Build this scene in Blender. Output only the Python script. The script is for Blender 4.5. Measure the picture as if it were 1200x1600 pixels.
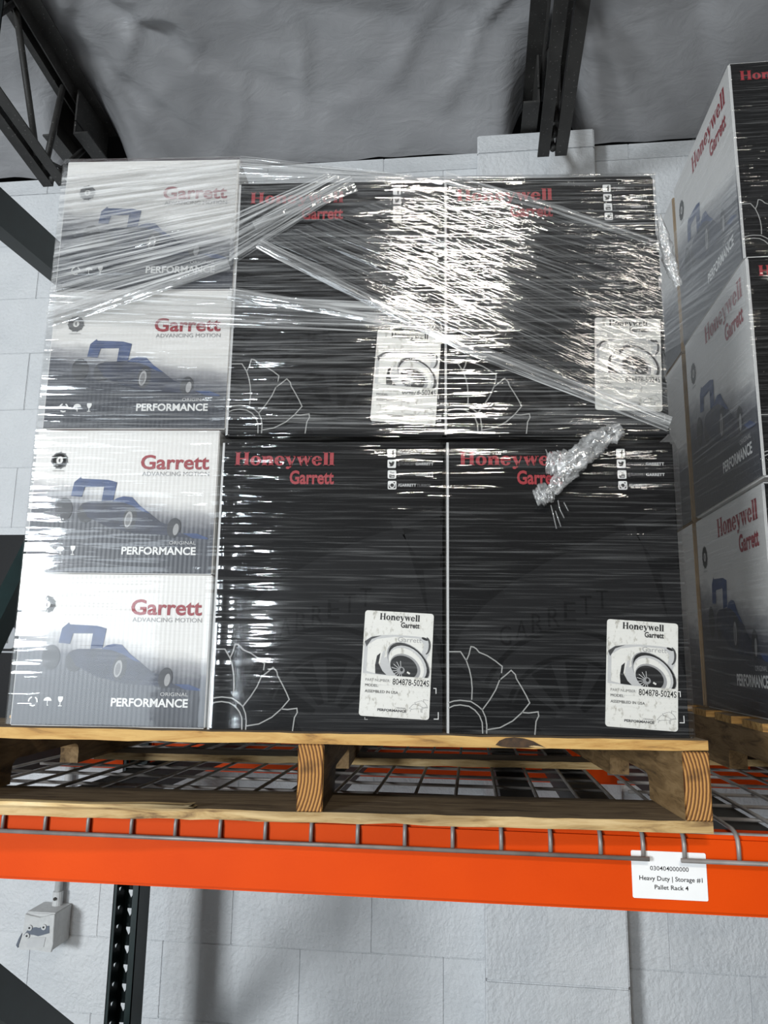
import bpy, math, random
from mathutils import Matrix, Vector, noise
random.seed(7)
R = math.radians
scene = bpy.context.scene
for o in list(bpy.data.objects):
    bpy.data.objects.remove(o)
COL = scene.collection

# ------------------------------------------------------------------ camera
def cam_axes(p, y, r):
    cp, sp, cy, sy = math.cos(p), math.sin(p), math.cos(y), math.sin(y)
    f = Vector((-sy*cp, cy*cp, sp)); rt = Vector((cy, sy, 0)); up = rt.cross(f)
    c, s = math.cos(r), math.sin(r)
    return rt*c + up*s, up*c - rt*s, f
rt, up, fw = cam_axes(.1874, .1168, .0144)
cd = bpy.data.cameras.new('camera'); cam = bpy.data.objects.new('camera', cd); COL.objects.link(cam)
cam.matrix_world = Matrix.Translation((0, 0, 1.6)) @ Matrix((rt, up, -fw)).transposed().to_4x4()
cd.sensor_fit = 'VERTICAL'; cd.sensor_height = 36; cd.lens = 1180/1600*36; cd.clip_start = .02
scene.camera = cam

# ------------------------------------------------------------------ light
w = bpy.data.worlds.new('world'); scene.world = w; w.use_nodes = True
w.node_tree.nodes['Background'].inputs[0].default_value = (.86, .93, 1, 1)
w.node_tree.nodes['Background'].inputs[1].default_value = .035
def area(name, loc, target, sx, sy, power, col):
    l = bpy.data.lights.new(name, 'AREA'); l.shape = 'RECTANGLE'; l.size = sx; l.size_y = sy
    l.energy = power; l.color = col
    o = bpy.data.objects.new(name, l); COL.objects.link(o); o.location = loc
    d = Vector(target) - Vector(loc)
    o.rotation_euler = d.to_track_quat('-Z', 'Y').to_euler()
    return o
# daylight behind and left of the camera: dock door, window, two added sources
area('dock_door_daylight', (-3.60, -4.6, 2.22), (-1.8, 0, 1.7), 1.2, 1.2, 330, (.90, .96, 1))
area('bright_window', (-1.12, -5.2, 1.80), (-1.0, 0, 1.6), .14, .16, 14, (.88, .95, 1))
area('added_reflection_wide', (-2.85, -5.2, 1.15), (-2.85, 0, 1.15), 1.5, 2.1, 30, (.82, .92, 1))  # added source, gives the film a weak wide daylight reflection
area('added_reflection_narrow', (-1.53, -5.2, 1.05), (-1.53, 0, 1.05), .34, 1.9, 56, (.82, .92, 1))  # added narrow source for the bright strip mirrored in the film
# ceiling strip lamps of the aisle
area('aisle_lamp_near', (.33, -2.5, 3.95), (.33, -2.5, 0), .8, .40, 105, (1, .93, .82))
area('aisle_lamp_far', (1.75, -3.2, 4.0), (1.75, -3.2, 0), .6, .35, 20, (1, .93, .82))

vs = scene.view_settings
vs.view_transform = 'Standard'; vs.look = 'None'; vs.gamma = 1; vs.use_curve_mapping = False
vs.exposure = 0.10
try:
    cy = scene.cycles
    cy.max_bounces = 6; cy.diffuse_bounces = 3; cy.glossy_bounces = 2; cy.transparent_max_bounces = 14
except Exception:
    pass

# ------------------------------------------------------------------ materials
MATS = {}
def newmat(name):
    m = bpy.data.materials.new(name); m.use_nodes = True
    nt = m.node_tree; b = nt.nodes['Principled BSDF']
    MATS[name] = m
    return m, nt, b
def N(nt, typ, **kw):
    n = nt.nodes.new(typ)
    for k, v in kw.items():
        if k.startswith('i_'):
            key = k[2:]
            key = int(key) if key.isdigit() else key.replace('_', ' ')
            n.inputs[key].default_value = v
        else: setattr(n, k, v)
    return n
def ramp(nt, fac, stops):
    n = nt.nodes.new('ShaderNodeValToRGB'); nt.links.new(fac, n.inputs[0])
    e = n.color_ramp.elements
    while len(e) < len(stops): e.new(.5)
    for el, (p, c) in zip(e, stops):
        el.position = p; el.color = (c[0], c[1], c[2], 1) if hasattr(c, '__len__') else (c, c, c, 1)
    return n.outputs[0]
def coords(nt, scale=(1, 1, 1), rot=(0, 0, 0), kind='Object', loc=(0, 0, 0)):
    t = nt.nodes.new('ShaderNodeTexCoord'); m = nt.nodes.new('ShaderNodeMapping')
    m.inputs['Scale'].default_value = scale; m.inputs['Rotation'].default_value = rot; m.inputs['Location'].default_value = loc
    nt.links.new(t.outputs[kind], m.inputs[0])
    return m.outputs[0]
def noi(nt, vec, scale, detail=2, rough=.5, dist=0):
    n = nt.nodes.new('ShaderNodeTexNoise'); n.inputs['Scale'].default_value = scale; n.inputs['Detail'].default_value = detail
    n.inputs['Roughness'].default_value = rough; n.inputs['Distortion'].default_value = dist
    nt.links.new(vec, n.inputs['Vector']); return n.outputs[0]
def math_(nt, op, a, b=None, c=None, clamp=False):
    n = nt.nodes.new('ShaderNodeMath'); n.operation = op; n.use_clamp = clamp
    for i, v in enumerate((a, b, c)):
        if v is None: continue
        if isinstance(v, (int, float)): n.inputs[i].default_value = v
        else: nt.links.new(v, n.inputs[i])
    return n.outputs[0]
def bump(nt, h, strength=.3, dist=.01):
    n = nt.nodes.new('ShaderNodeBump'); n.inputs['Strength'].default_value = strength; n.inputs['Distance'].default_value = dist
    nt.links.new(h, n.inputs['Height']); return n.outputs[0]
def mixc(nt, f, a, b, mode='MIX'):
    n = nt.nodes.new('ShaderNodeMix'); n.data_type = 'RGBA'; n.blend_type = mode
    for i, v in ((0, f), (6, a), (7, b)):
        if isinstance(v, (int, float)): n.inputs[i].default_value = v
        elif isinstance(v, tuple): n.inputs[i].default_value = (*v, 1)
        else: nt.links.new(v, n.inputs[i])
    return n.outputs[2]
def flat(name, col, rough=.5, metal=0, var=.06, scale=30, bstr=0, spec=.5):
    m, nt, b = newmat(name)
    f = noi(nt, coords(nt), scale, 3)
    c = ramp(nt, f, [(.3, tuple(x*(1-var) for x in col)), (.7, tuple(min(1, x*(1+var)) for x in col))])
    nt.links.new(c, b.inputs['Base Color'])
    b.inputs['Roughness'].default_value = rough; b.inputs['Metallic'].default_value = metal
    b.inputs['Specular IOR Level'].default_value = spec
    if bstr: nt.links.new(bump(nt, f, bstr, .003), b.inputs['Normal'])
    return m

# painted concrete block
m, nt, b = newmat('painted_block')
v = coords(nt)
f1 = noi(nt, v, 5, 4); f2 = noi(nt, v, 90, 3, .6); f3 = noi(nt, v, 22, 3)
oi = nt.nodes.new('ShaderNodeObjectInfo')
c = ramp(nt, f1, [(.3, (.60, .615, .63)), (.7, (.70, .71, .72))])
spots = ramp(nt, noi(nt, v, 34, 2), [(.20, .25), (.27, 1)])
c = mixc(nt, 1, c, spots, 'MULTIPLY')
nt.links.new(c, b.inputs['Base Color']); b.inputs['Roughness'].default_value = .55
hh = math_(nt, 'ADD', f2, math_(nt, 'MULTIPLY', f3, 1.5))
nt.links.new(bump(nt, hh, .7, .006), b.inputs['Normal'])
flat('joint_paint', (.62, .63, .64), .7, bstr=.3)
flat('concrete_floor', (.17, .165, .155), .6, scale=6, var=.15)

# insulation facing
m, nt, b = newmat('vinyl_facing')
v = coords(nt)
f1 = noi(nt, v, 3, 3, .5); f2 = noi(nt, coords(nt, (1, 2.2, 1), (0, 0, .5)), 9, 4, .55, .6)
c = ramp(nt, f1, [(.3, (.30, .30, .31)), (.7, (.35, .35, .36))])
nt.links.new(c, b.inputs['Base Color']); b.inputs['Roughness'].default_value = .38
nt.links.new(bump(nt, f2, .22, .03), b.inputs['Normal'])
flat('roof_deck_dark', (.02, .02, .02), .9)

# steel
m, nt, b = newmat('dusty_black_steel')
v = coords(nt)
sp = ramp(nt, noi(nt, v, 160, 2, .6), [(.66, 0), (.74, 1)])
base = ramp(nt, noi(nt, v, 9, 3), [(.35, (.016, .015, .014)), (.7, (.045, .043, .04))])
nt.links.new(mixc(nt, sp, base, (.22, .21, .2)), b.inputs['Base Color']); b.inputs['Roughness'].default_value = .6
flat('wire_galv', (.27, .25, .235), .45, .25, var=.25, scale=25)
flat('channel_steel', (.035, .035, .035), .5, .3)
flat('green_post', (.005, .017, .017), .38, 0, var=.2)
m, nt, b = newmat('orange_beam')
v = coords(nt)
ch = ramp(nt, noi(nt, v, 45, 3, .7), [(.23, 1), (.27, 0)])
c = ramp(nt, noi(nt, v, 5, 3), [(.3, (.60, .050, .0004)), (.7, (.70, .066, .0006))])
nt.links.new(mixc(nt, ch, c, (.22, .03, .01)), b.inputs['Base Color']); b.inputs['Roughness'].default_value = .55; b.inputs['Specular IOR Level'].default_value = .12
nt.links.new(bump(nt, noi(nt, v, 220, 2), .06, .002), b.inputs['Normal'])

# wood
def wood(name, a, bcol, dark, scale, rough=.75):
    m, nt, b = newmat(name)
    v = coords(nt, scale)
    oi = nt.nodes.new('ShaderNodeObjectInfo')
    off = nt.nodes.new('ShaderNodeVectorMath'); off.operation = 'ADD'
    nt.links.new(v, off.inputs[0])
    cmb = nt.nodes.new('ShaderNodeCombineXYZ')
    for i in range(3): nt.links.new(math_(nt, 'MULTIPLY', oi.outputs['Random'], 37.0), cmb.inputs[i])
    nt.links.new(cmb.outputs[0], off.inputs[1])
    g = noi(nt, off.outputs[0], 9, 5, .62, .8)
    g2 = noi(nt, off.outputs[0], 1.4, 3, .5)
    c = ramp(nt, g, [(.30, dark), (.46, bcol), (.62, a), (.85, tuple(min(1, x*1.12) for x in a))])
    st = ramp(nt, g2, [(.28, .22), (.44, 1)])
    c = mixc(nt, 1, c, st, 'MULTIPLY')
    nt.links.new(c, b.inputs['Base Color']); b.inputs['Roughness'].default_value = rough
    nt.links.new(bump(nt, g, .5, .004), b.inputs['Normal'])
    return m
wood('pine_edge', (.58, .36, .12), (.46, .25, .07), (.14, .07, .02), (1.2, 8, 8))
wood('pine_pale', (.58, .42, .21), (.44, .29, .12), (.15, .08, .03), (1.2, 8, 9))
wood('pine_dirty', (.17, .125, .075), (.12, .085, .05), (.05, .03, .018), (1.2, 9, 8))
wood('stringer_side', (.30, .19, .085), (.21, .125, .05), (.07, .04, .015), (8, 1.2, 8))
m, nt, b = newmat('end_grain')
v = coords(nt, (1, 1, 1), loc=(.11, 0, -.045))
wv = N(nt, 'ShaderNodeTexWave', wave_type='RINGS', rings_direction='Y')
wv.inputs['Scale'].default_value = 70; wv.inputs['Distortion'].default_value = .7; wv.inputs['Detail'].default_value = 3; wv.inputs['Detail Scale'].default_value = 2
nt.links.new(v, wv.inputs['Vector'])
c = ramp(nt, wv.outputs[0], [(.1, (.12, .045, .012)), (.4, (.40, .18, .045)), (.9, (.50, .25, .07))])
st = ramp(nt, noi(nt, coords(nt), 26, 3), [(.3, .3), (.45, 1)])
nt.links.new(mixc(nt, 1, c, st, 'MULTIPLY'), b.inputs['Base Color']); b.inputs['Roughness'].default_value = .8
nt.links.new(bump(nt, wv.outputs[0], .6, .002), b.inputs['Normal'])
wood('pine_fresh', (.80, .62, .34), (.68, .48, .22), (.30, .17, .07), (1.2, 8, 9))
flat('knot_dark', (.045, .022, .008), .7, var=.5, scale=120)
flat('nail_steel', (.04, .035, .03), .5, .6)

# carton print
m, nt, b = newmat('black_carton')
v = coords(nt)
c = ramp(nt, noi(nt, v, 260, 2), [(.3, (.005, .005, .0055)), (.75, (.008, .008, .0088))])
nt.links.new(c, b.inputs['Base Color']); b.inputs['Roughness'].default_value = .5; b.inputs['Specular IOR Level'].default_value = .12
nt.links.new(bump(nt, noi(nt, coords(nt, (1, 1, 1)), 400, 1), .05, .001), b.inputs['Normal'])
def white_front(name, W, H):
    """white carton face whose print darkens into a slate landscape at the bottom"""
    m, nt, b = newmat(name)
    v = coords(nt)
    s = nt.nodes.new('ShaderNodeSeparateXYZ'); nt.links.new(v, s.inputs[0])
    # distance across: x on the front, (D-y) on the side
    u = math_(nt, 'ADD', s.outputs[0], 0.0) if name.startswith('front') else math_(nt, 'MULTIPLY_ADD', s.outputs[1], -1.0, W)
    wob = noi(nt, coords(nt, (18, 18, 45)), 1, 4, .6)
    h = math_(nt, 'DIVIDE', s.outputs[2], H)
    u1 = math_(nt, 'DIVIDE', u, W)
    edge = math_(nt, 'MULTIPLY_ADD', u1, -.22, .60)           # skyline of the printed landscape
    edge = math_(nt, 'ADD', edge, math_(nt, 'MULTIPLY_ADD', wob, .16, -.08))
    d = math_(nt, 'SUBTRACT', h, edge)
    c = ramp(nt, math_(nt, 'MULTIPLY_ADD', d, 1.0, .5), [(.0, (.030, .034, .045)), (.30, (.045, .05, .065)), (.41, (.085, .09, .11)), (.50, (.36, .36, .37)), (.58, (.70, .69, .67)), (1, (.74, .73, .71))])
    flute = nt.nodes.new('ShaderNodeTexWave'); flute.bands_direction = 'X' if name.startswith('front') else 'Y'
    flute.inputs['Scale'].default_value = 48
    nt.links.new(v, flute.inputs['Vector'])
    nt.links.new(c, b.inputs['Base Color']); b.inputs['Roughness'].default_value = .4
    nt.links.new(bump(nt, flute.outputs[0], .12, .001), b.inputs['Normal'])
white_front('front_small_white', .27, .2115)
white_front('side_large_white', .40, .412)
flat('carton_white', (.72, .71, .69), .5)
flat('carton_kraft', (.30, .21, .12), .75, var=.12)
flat('print_red', (.30, .022, .034), .45)
flat('print_red_bright', (.34, .020, .030), .45)
flat('print_white', (.80, .80, .79), .45)
flat('print_paleline', (.34, .34, .33), .45)
flat('print_grey', (.17, .17, .175), .45)
flat('print_midgrey', (.33, .33, .335), .45)
flat('print_lightgrey', (.56, .56, .56), .45)
flat('print_darkgrey', (.060, .060, .062), .45)
flat('print_ghost', (.0135, .0135, .0145), .5, spec=.12)
flat('print_ghost_deep', (.005, .005, .0055), .5, spec=.12)
flat('print_black', (.012, .012, .013), .45)
flat('print_blue', (.035, .065, .17), .45, var=.25, scale=60)
flat('print_navy', (.030, .036, .062), .45, var=.3, scale=60)
flat('print_tyre', (.040, .042, .05), .45)
m, nt, b = newmat('sticker_paper')
v = coords(nt)
sc = ramp(nt, noi(nt, coords(nt, (60, 60, 34)), 2.0, 4, .7), [(.33, (.46, .44, .39)), (.46, (.80, .79, .75))])
nt.links.new(sc, b.inputs['Base Color']); b.inputs['Roughness'].default_value = .45
flat('card_white', (.82, .82, .82), .5, var=.02)
flat('box_paint', (.60, .60, .59), .5, bstr=.5, scale=80)
flat('box_bare', (.15, .17, .21), .4, .4)
flat('ghost_letter', (.30, .31, .32), .5)

# stretch film : clear, glossy, with milky drawn-out streaks along U
def film(name, haze_lo, haze_hi, gloss, rough, su, sv, bdist, hmin=.42, hmax=.78, cap=.24, taut=None, col=(.86, .87, .87)):
    m = bpy.data.materials.new(name); m.use_nodes = True; nt = m.node_tree; MATS[name] = m
    nt.nodes.clear()
    out = nt.nodes.new('ShaderNodeOutputMaterial')
    fine = noi(nt, coords(nt, (su, sv, 1), kind='UV'), 1, 3, .6, .3)
    broad = noi(nt, coords(nt, (su*.55, sv*.16, 1), kind='UV', loc=(3.1, 7.7, 0)), 1, 2, .5, .2)
    patch = noi(nt, coords(nt, (5, 7, 1), kind='UV'), 1, 2)
    cr = noi(nt, coords(nt, (su*3.2, sv*.9, 1), kind='UV', loc=(11, 3, 0)), 1, 2, .6, .4)
    hz = math_(nt, 'MULTIPLY', ramp(nt, fine, [(hmin, 0), (hmax, 1)]), ramp(nt, broad, [(.30, .18), (.72, 1)]))
    hz = math_(nt, 'MULTIPLY_ADD', hz, haze_hi - haze_lo, haze_lo)
    hz = math_(nt, 'MULTIPLY', hz, ramp(nt, patch, [(.3, .55), (.7, 1.2)]), clamp=True)
    rip = noi(nt, coords(nt, (su*1.6, sv*.42, 1), kind='UV', loc=(1.3, 5.2, 0)), 1, 1, .45, .15)
    gate = ramp(nt, noi(nt, coords(nt, (4, 22, 1), kind='UV', loc=(8, 1, 0)), 1, 2), [(.38, .35), (.62, 1)])
    h = math_(nt, 'ADD', math_(nt, 'MULTIPLY', rip, gate), math_(nt, 'MULTIPLY', cr, .10))
    h = math_(nt, 'ADD', h, math_(nt, 'MULTIPLY', broad, .9))
    if taut:            # lower turns of the film are pulled flat
        sv_ = nt.nodes.new('ShaderNodeSeparateXYZ'); nt.links.new(coords(nt, (1, 1, 1), kind='UV'), sv_.inputs[0])
        mr = nt.nodes.new('ShaderNodeMapRange'); nt.links.new(sv_.outputs[1], mr.inputs[0])
        for k_, v_ in zip((1, 2, 3, 4), taut): mr.inputs[k_].default_value = v_
        h = math_(nt, 'MULTIPLY', h, mr.outputs[0])
    nrm = bump(nt, h, 1.0, bdist)
    tr = nt.nodes.new('ShaderNodeBsdfTransparent'); tr.inputs[0].default_value = (.97, .97, .97, 1)
    df = nt.nodes.new('ShaderNodeBsdfDiffuse'); df.inputs[0].default_value = (*col, 1); 
    gl = nt.nodes.new('ShaderNodeBsdfGlossy'); gl.inputs['Roughness'].default_value = rough
    nt.links.new(nrm, gl.inputs['Normal'])
    fr = nt.nodes.new('ShaderNodeFresnel'); fr.inputs[0].default_value = 1.45; nt.links.new(nrm, fr.inputs['Normal'])
    gf = math_(nt, 'MINIMUM', math_(nt, 'MULTIPLY', fr.outputs[0], gloss), max(cap, gloss*.036))
    m1 = nt.nodes.new('ShaderNodeMixShader'); nt.links.new(hz, m1.inputs[0]); nt.links.new(tr.outputs[0], m1.inputs[1]); nt.links.new(df.outputs[0], m1.inputs[2])
    m2 = nt.nodes.new('ShaderNodeMixShader'); nt.links.new(gf, m2.inputs[0]); nt.links.new(m1.outputs[0], m2.inputs[1]); nt.links.new(gl.outputs[0], m2.inputs[2])
    nt.links.new(m2.outputs[0], out.inputs[0])
    return m
film('film_clear', .001, .10, 1.9, .06, 6, 300, .0021, .50, .70)
film('film_taut', .001, .11, 1.9, .05, 6, 300, .0022, .50, .70, taut=(1.68, 1.88, .16, 1.0))
film('film_upper', .004, .32, 3.4, .06, 5, 270, .0028, .48, .68)
film('film_band', .02, .75, 3.6, .07, 4.5, 200, .0032, .42, .62)
film('film_rope', .06, .75, 3.6, .08, 8, 300, .0032, .40, .66)
film('film_tuft', .10, .80, 3.6, .08, 45, 110, .0040, .42, .66)
film('film_side', .001, .30, 1.3, .14, 3.0, 140, .0030, .52, .70, .09)
film('film_side_band', .02, .45, 1.3, .14, 3.0, 120, .0030, .45, .66, .12)

# ------------------------------------------------------------------ mesh helpers
class MB:
    def __init__(s): s.v = []; s.f = []; s.m = []; s.uv = {}; s.names = []
    def mi(s, mat):
        if mat not in s.names: s.names.append(mat)
        return s.names.index(mat)
    def face(s, pts, mat, uv=None):
        i = len(s.v); s.v += [tuple(p) for p in pts]; s.f.append(tuple(range(i, i+len(pts)))); s.m.append(s.mi(mat))
        if uv: s.uv[len(s.f)-1] = uv
    def box(s, x0, x1, y0, y1, z0, z1, mat, mats=None):
        i = len(s.v)
        s.v += [(x0,y0,z0),(x1,y0,z0),(x1,y1,z0),(x0,y1,z0),(x0,y0,z1),(x1,y0,z1),(x1,y1,z1),(x0,y1,z1)]
        for k, q in enumerate([(3,2,1,0),(4,5,6,7),(0,1,5,4),(1,2,6,5),(2,3,7,6),(3,0,4,7)]):   # bottom top front right back left
            s.f.append(tuple(i+a for a in q)); s.m.append(s.mi((mats or {}).get(k, mat)))
    def tube(s, path, r, mat, n=8, cap=True, r2=None):
        P = [Vector(p) for p in path]; base = len(s.v); prev = None
        for k, p in enumerate(P):
            t = ((P[min(k+1, len(P)-1)] - P[max(k-1, 0)])).normalized()
            a = prev if prev is not None else (Vector((0,0,1)) if abs(t.z) < .9 else Vector((1,0,0)))
            a = (a - t*a.dot(t)).normalized(); bb = t.cross(a); prev = a
            rr = r[k] if hasattr(r, '__len__') else r
            for j in range(n):
                an = 2*math.pi*j/n
                s.v.append(tuple(p + a*math.cos(an)*rr + bb*math.sin(an)*rr*(r2 or 1)))
        for k in range(len(P)-1):
            for j in range(n):
                a0 = base+k*n+j; a1 = base+k*n+(j+1) % n
                s.f.append((a0, a1, a1+n, a0+n)); s.m.append(s.mi(mat))
        if cap:
            s.f.append(tuple(base+j for j in range(n))[::-1]); s.m.append(s.mi(mat))
            s.f.append(tuple(base+(len(P)-1)*n+j for j in range(n))); s.m.append(s.mi(mat))
    def prism(s, poly, axis, a0, a1, mat, capmat=None):
        """poly in the two other axes, extruded along axis"""
        def pt(u, v, a): return {'x': (a, u, v), 'y': (u, a, v), 'z': (u, v, a)}[axis]
        n = len(poly); i = len(s.v)
        s.v += [pt(u, v, a0) for u, v in poly] + [pt(u, v, a1) for u, v in poly]
        s.f.append(tuple(range(i, i+n))); s.m.append(s.mi(capmat or mat))
        s.f.append(tuple(range(i+n, i+2*n))[::-1]); s.m.append(s.mi(capmat or mat))
        for k in range(n):
            k2 = (k+1) % n
            s.f.append((i+k, i+n+k, i+n+k2, i+k2)); s.m.append(s.mi(mat))
    def grid(s, fn, nu, nv, mat, uvf=None):
        i = len(s.v)
        for a in range(nu+1):
            for b in range(nv+1): s.v.append(tuple(fn(a/nu, b/nv)))
        for a in range(nu):
            for b in range(nv):
                q = [(a, b), (a+1, b), (a+1, b+1), (a, b+1)]
                s.f.append(tuple(i+x*(nv+1)+y for x, y in q)); s.m.append(s.mi(mat))
                if uvf: s.uv[len(s.f)-1] = [uvf(x/nu, y/nv) for x, y in q]
    def mesh(s, name, smooth=False, bevel=0):
        me = bpy.data.meshes.new(name); me.from_pydata(s.v, [], s.f)
        for n in s.names: me.materials.append(MATS[n])
        me.polygons.foreach_set('material_index', s.m)
        if s.uv:
            l = me.uv_layers.new(name='UVMap')
            for pi, uvs in s.uv.items():
                for li, q in zip(me.polygons[pi].loop_indices, uvs): l.data[li].uv = q
        if bevel:
            import bmesh
            bm = bmesh.new(); bm.from_mesh(me)
            bmesh.ops.bevel(bm, geom=list(bm.edges), offset=bevel, segments=2, affect='EDGES', clamp_overlap=True)
            bmesh.ops.recalc_face_normals(bm, faces=list(bm.faces)); bm.to_mesh(me); bm.free()
        elif not s.uv:
            import bmesh
            bm = bmesh.new(); bm.from_mesh(me); bmesh.ops.recalc_face_normals(bm, faces=list(bm.faces)); bm.to_mesh(me); bm.free()
        if smooth:
            for p in me.polygons: p.use_smooth = True
        me.update()
        return me
    def build(s, name, parent=None, smooth=False, bevel=0, loc=None, rz=0):
        return place(name, s.mesh(name, smooth, bevel), parent, loc, rz)
def place(name, me, parent=None, loc=None, rz=0):
    o = bpy.data.objects.new(name, me); COL.objects.link(o); o.parent = parent
    if loc is not None: o.location = loc
    if rz: o.rotation_euler = (0, 0, rz)
    return o
def tag(o, label=None, cat=None, group=None, kind=None):
    if label: o['label'] = label
    if cat: o['category'] = cat
    if group: o['group'] = group
    if kind: o['kind'] = kind
    return o
def empty(name, loc, rz=0):
    o = bpy.data.objects.new(name, None); COL.objects.link(o); o.location = loc; o.rotation_euler = (0, 0, rz); o.empty_display_size = .05
    return o
def copy_tree(o, parent=None):
    c = o.copy(); COL.objects.link(c); c.parent = parent
    for ch in list(o.children): copy_tree(ch, c)
    return c

# ================================================================== SETTING
WY = 2.40; CZ = .212; BL = .424; WTOP = 3.345
b = MB(); b.box(-3.2, 2.4, WY+.005, WY+.2, 0, WTOP-.004, 'joint_paint')
wall = b.build('wall_back'); tag(wall, 'white painted concrete block wall behind the rack', kind='structure')
def block_mesh(L):
    q = MB(); q.box(-L/2, L/2, 0, .05, 0, CZ, 'painted_block'); return q.mesh('block', bevel=.0022)
bm_full = block_mesh(BL-.0004)
z = .741 - CZ*3; row = 0
while z < WTOP - .02:
    ph = -1.148 if row % 2 == 1 else -1.148 - BL/2
    h = min(CZ, WTOP - z)
    k0 = math.floor((-3.2 - ph)/BL)
    for k in range(k0, 40):
        x0 = ph + k*BL
        if x0 < -3.1 or x0 + BL > 2.4: continue
        o = place('block', bm_full, wall, (x0+BL/2, WY + random.uniform(-.0006, .0006), z)); o.scale.z = (h-.0005)/CZ
    z += CZ; row += 1
b = MB(); b.box(.036, .412, 2.306, WY+.01, 0, WTOP-.012, 'joint_paint')
pil = b.build('wall_pilaster'); tag(pil, 'white painted block pilaster standing out from the wall', kind='structure')
q = MB(); q.box(0, .386, 0, .094, 0, CZ, 'painted_block'); pm = q.mesh('block', bevel=.004)
z = .741 - CZ*3 - .015
while z < WTOP - .03:
    h = min(CZ, WTOP - .008 - z)
    o = place('block', pm, pil, (.030 + random.uniform(-.001, .001), 2.30, z)); o.scale.z = (h-.0005)/CZ; z += CZ
b = MB(); b.box(-7, 7, -8, 2.4, -.1, 0, 'concrete_floor')
tag(b.build('floor'), 'grey concrete warehouse floor', kind='structure')

# ceiling : dark roof deck above, sagging white facing below it
def roofz(y): return 3.60 + (2.15 - y)*.13
b = MB(); b.grid(lambda u, v: (-5 + 10*u, -4 + 6.9*v, roofz(-4 + 6.9*v) + .12), 2, 2, 'roof_deck_dark')
deck = b.build('ceiling'); tag(deck, 'dark sloping roof deck over the rack', kind='structure')
JX = (-1.38, .259)
def sheetz(x, y):
    base = roofz(y)
    d = max(0, (y - 1.95)/.47)                               # comes down to the wall head
    z = base - (base - 3.354)*d**1.7
    # pulled up and gathered at the joists, bellied between them
    span = 1.64; t = ((x - JX[0]) % span)/span
    z -= .035*math.sin(math.pi*t)*(1 - d)
    p = Vector((x*1.9 + y*1.3, y*2.6 - x*.5, .3))
    f = noise.noise(p*1.1)*.030 + noise.noise(p*2.6 + Vector((5, 2, 1)))*.016
    # drawn folds running out from the joists
    rdg = 1 - abs(noise.noise(Vector((x*1.2 + y*.9 + 3, y*3.4 - x*2.2, 2.0))))*2
    f += .060*max(0, rdg - .45)
    rdg2 = 1 - abs(noise.noise(Vector((x*2.3 - y*1.8 + 9, y*4.1 + x*3.0, 6.0))))*2
    f -= .045*max(0, rdg2 - .5)
    z += f*(1 - .75*d)
    dx = min(abs(x - j) for j in JX)                         # lifted clear of the joist top chords
    wj = math.exp(-(dx/.105)**4)
    return z + max(0, 3.575 - .13*(y - 2.15) - z)*wj
b = MB()
b.grid(lambda u, v: (lambda x, y: (x, y + (.012*noise.noise(Vector((x*3, 1, 2))) if v > .98 else 0), sheetz(x, y)))(-3.4 + 5.6*u, .9 + 1.512*v), 260, 110, 'vinyl_facing')
b.grid(lambda u, v: (-3.4 + 5.6*u, -3.9 + 4.8*v, sheetz(-3.4 + 5.6*u, .9) - (v-1)*.13*4.8), 260, 2, 'vinyl_facing')
b.build('insulation_facing', deck, smooth=True)

# ------------------------------------------------------------------ bar joists
def angle_poly(x, z, sx, sz, leg, t):
    return [(x, z), (x+sx*leg, z), (x+sx*leg, z+sz*t), (x+sx*t, z+sz*t), (x+sx*t, z+sz*leg), (x, z+sz*leg)]
def joist(jx, label, webs):
    root = empty('bar_joist', (jx, 2.15, 3.12)); tag(root, label, 'joist', 'open web joists under the roof')
    sl = .13
    def member(name, s, y0, y1, z, gap, leg, down):
        q = MB(); poly = angle_poly(s*gap, z, s, (1 if down else -1), leg, .005)
        base = len(q.v); q.prism(poly, 'y', y0-2.15, y1-2.15, 'dusty_black_steel')
        q.v = [(a, yy, zz - 3.12 - sl*yy) for a, yy, zz in q.v]
        return q.build(name, root)
    for s in (-1, 1):
        member('bottom_chord', s, -2.0, 2.15, 3.135, .009, .036, True)
        member('top_chord', s, -2.0, 2.40, 3.545, .012, .056, False)
        q = MB(); q.prism(angle_poly(s*.030, WTOP+.002, s, 1, .052, .006), 'y', .02, .24, 'dusty_black_steel')
        q.v = [(a, yy, zz-3.12) for a, yy, zz in q.v]; q.build('bearing_seat', root)
        q = MB(); q.box(min(s*.03, s*.036), max(s*.03, s*.036), .02, .24, WTOP+.05-3.12, 3.52-3.12, 'dusty_black_steel'); q.build('seat_plate', root)
    for (ya, za, yb, zb) in webs:
        q = MB(); q.tube([(0, ya-2.15, za-3.12), (0, yb-2.15, zb-3.12)], .0105, 'dusty_black_steel', 8); q.build('web_bar', root, smooth=True)
    return root
WEBS = [(1.62, 3.19, 1.84, 3.55), (1.84, 3.56, 2.03, 3.165), (2.13, 3.50, 2.08, 3.155), (2.36, 3.47, 2.12, 3.14), (1.38, 3.62, 1.62, 3.20)]
jl = joist(JX[0], 'black open web steel joist with round bars at upper left', WEBS)
jr = joist(JX[1], 'black double angle joist end resting on the white pilaster', WEBS)
q = MB(); pts = []
for k in range(13):
    t = k/12; pts.append((-.03 + .05*t, 1.93 + .35*t - 2.15, 3.195 + .075*t - .035*math.sin(math.pi*t) - 3.12))
q.tube(pts, .006, 'dusty_black_steel', 6); q.build('sagging_wire', jl, smooth=True)

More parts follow.
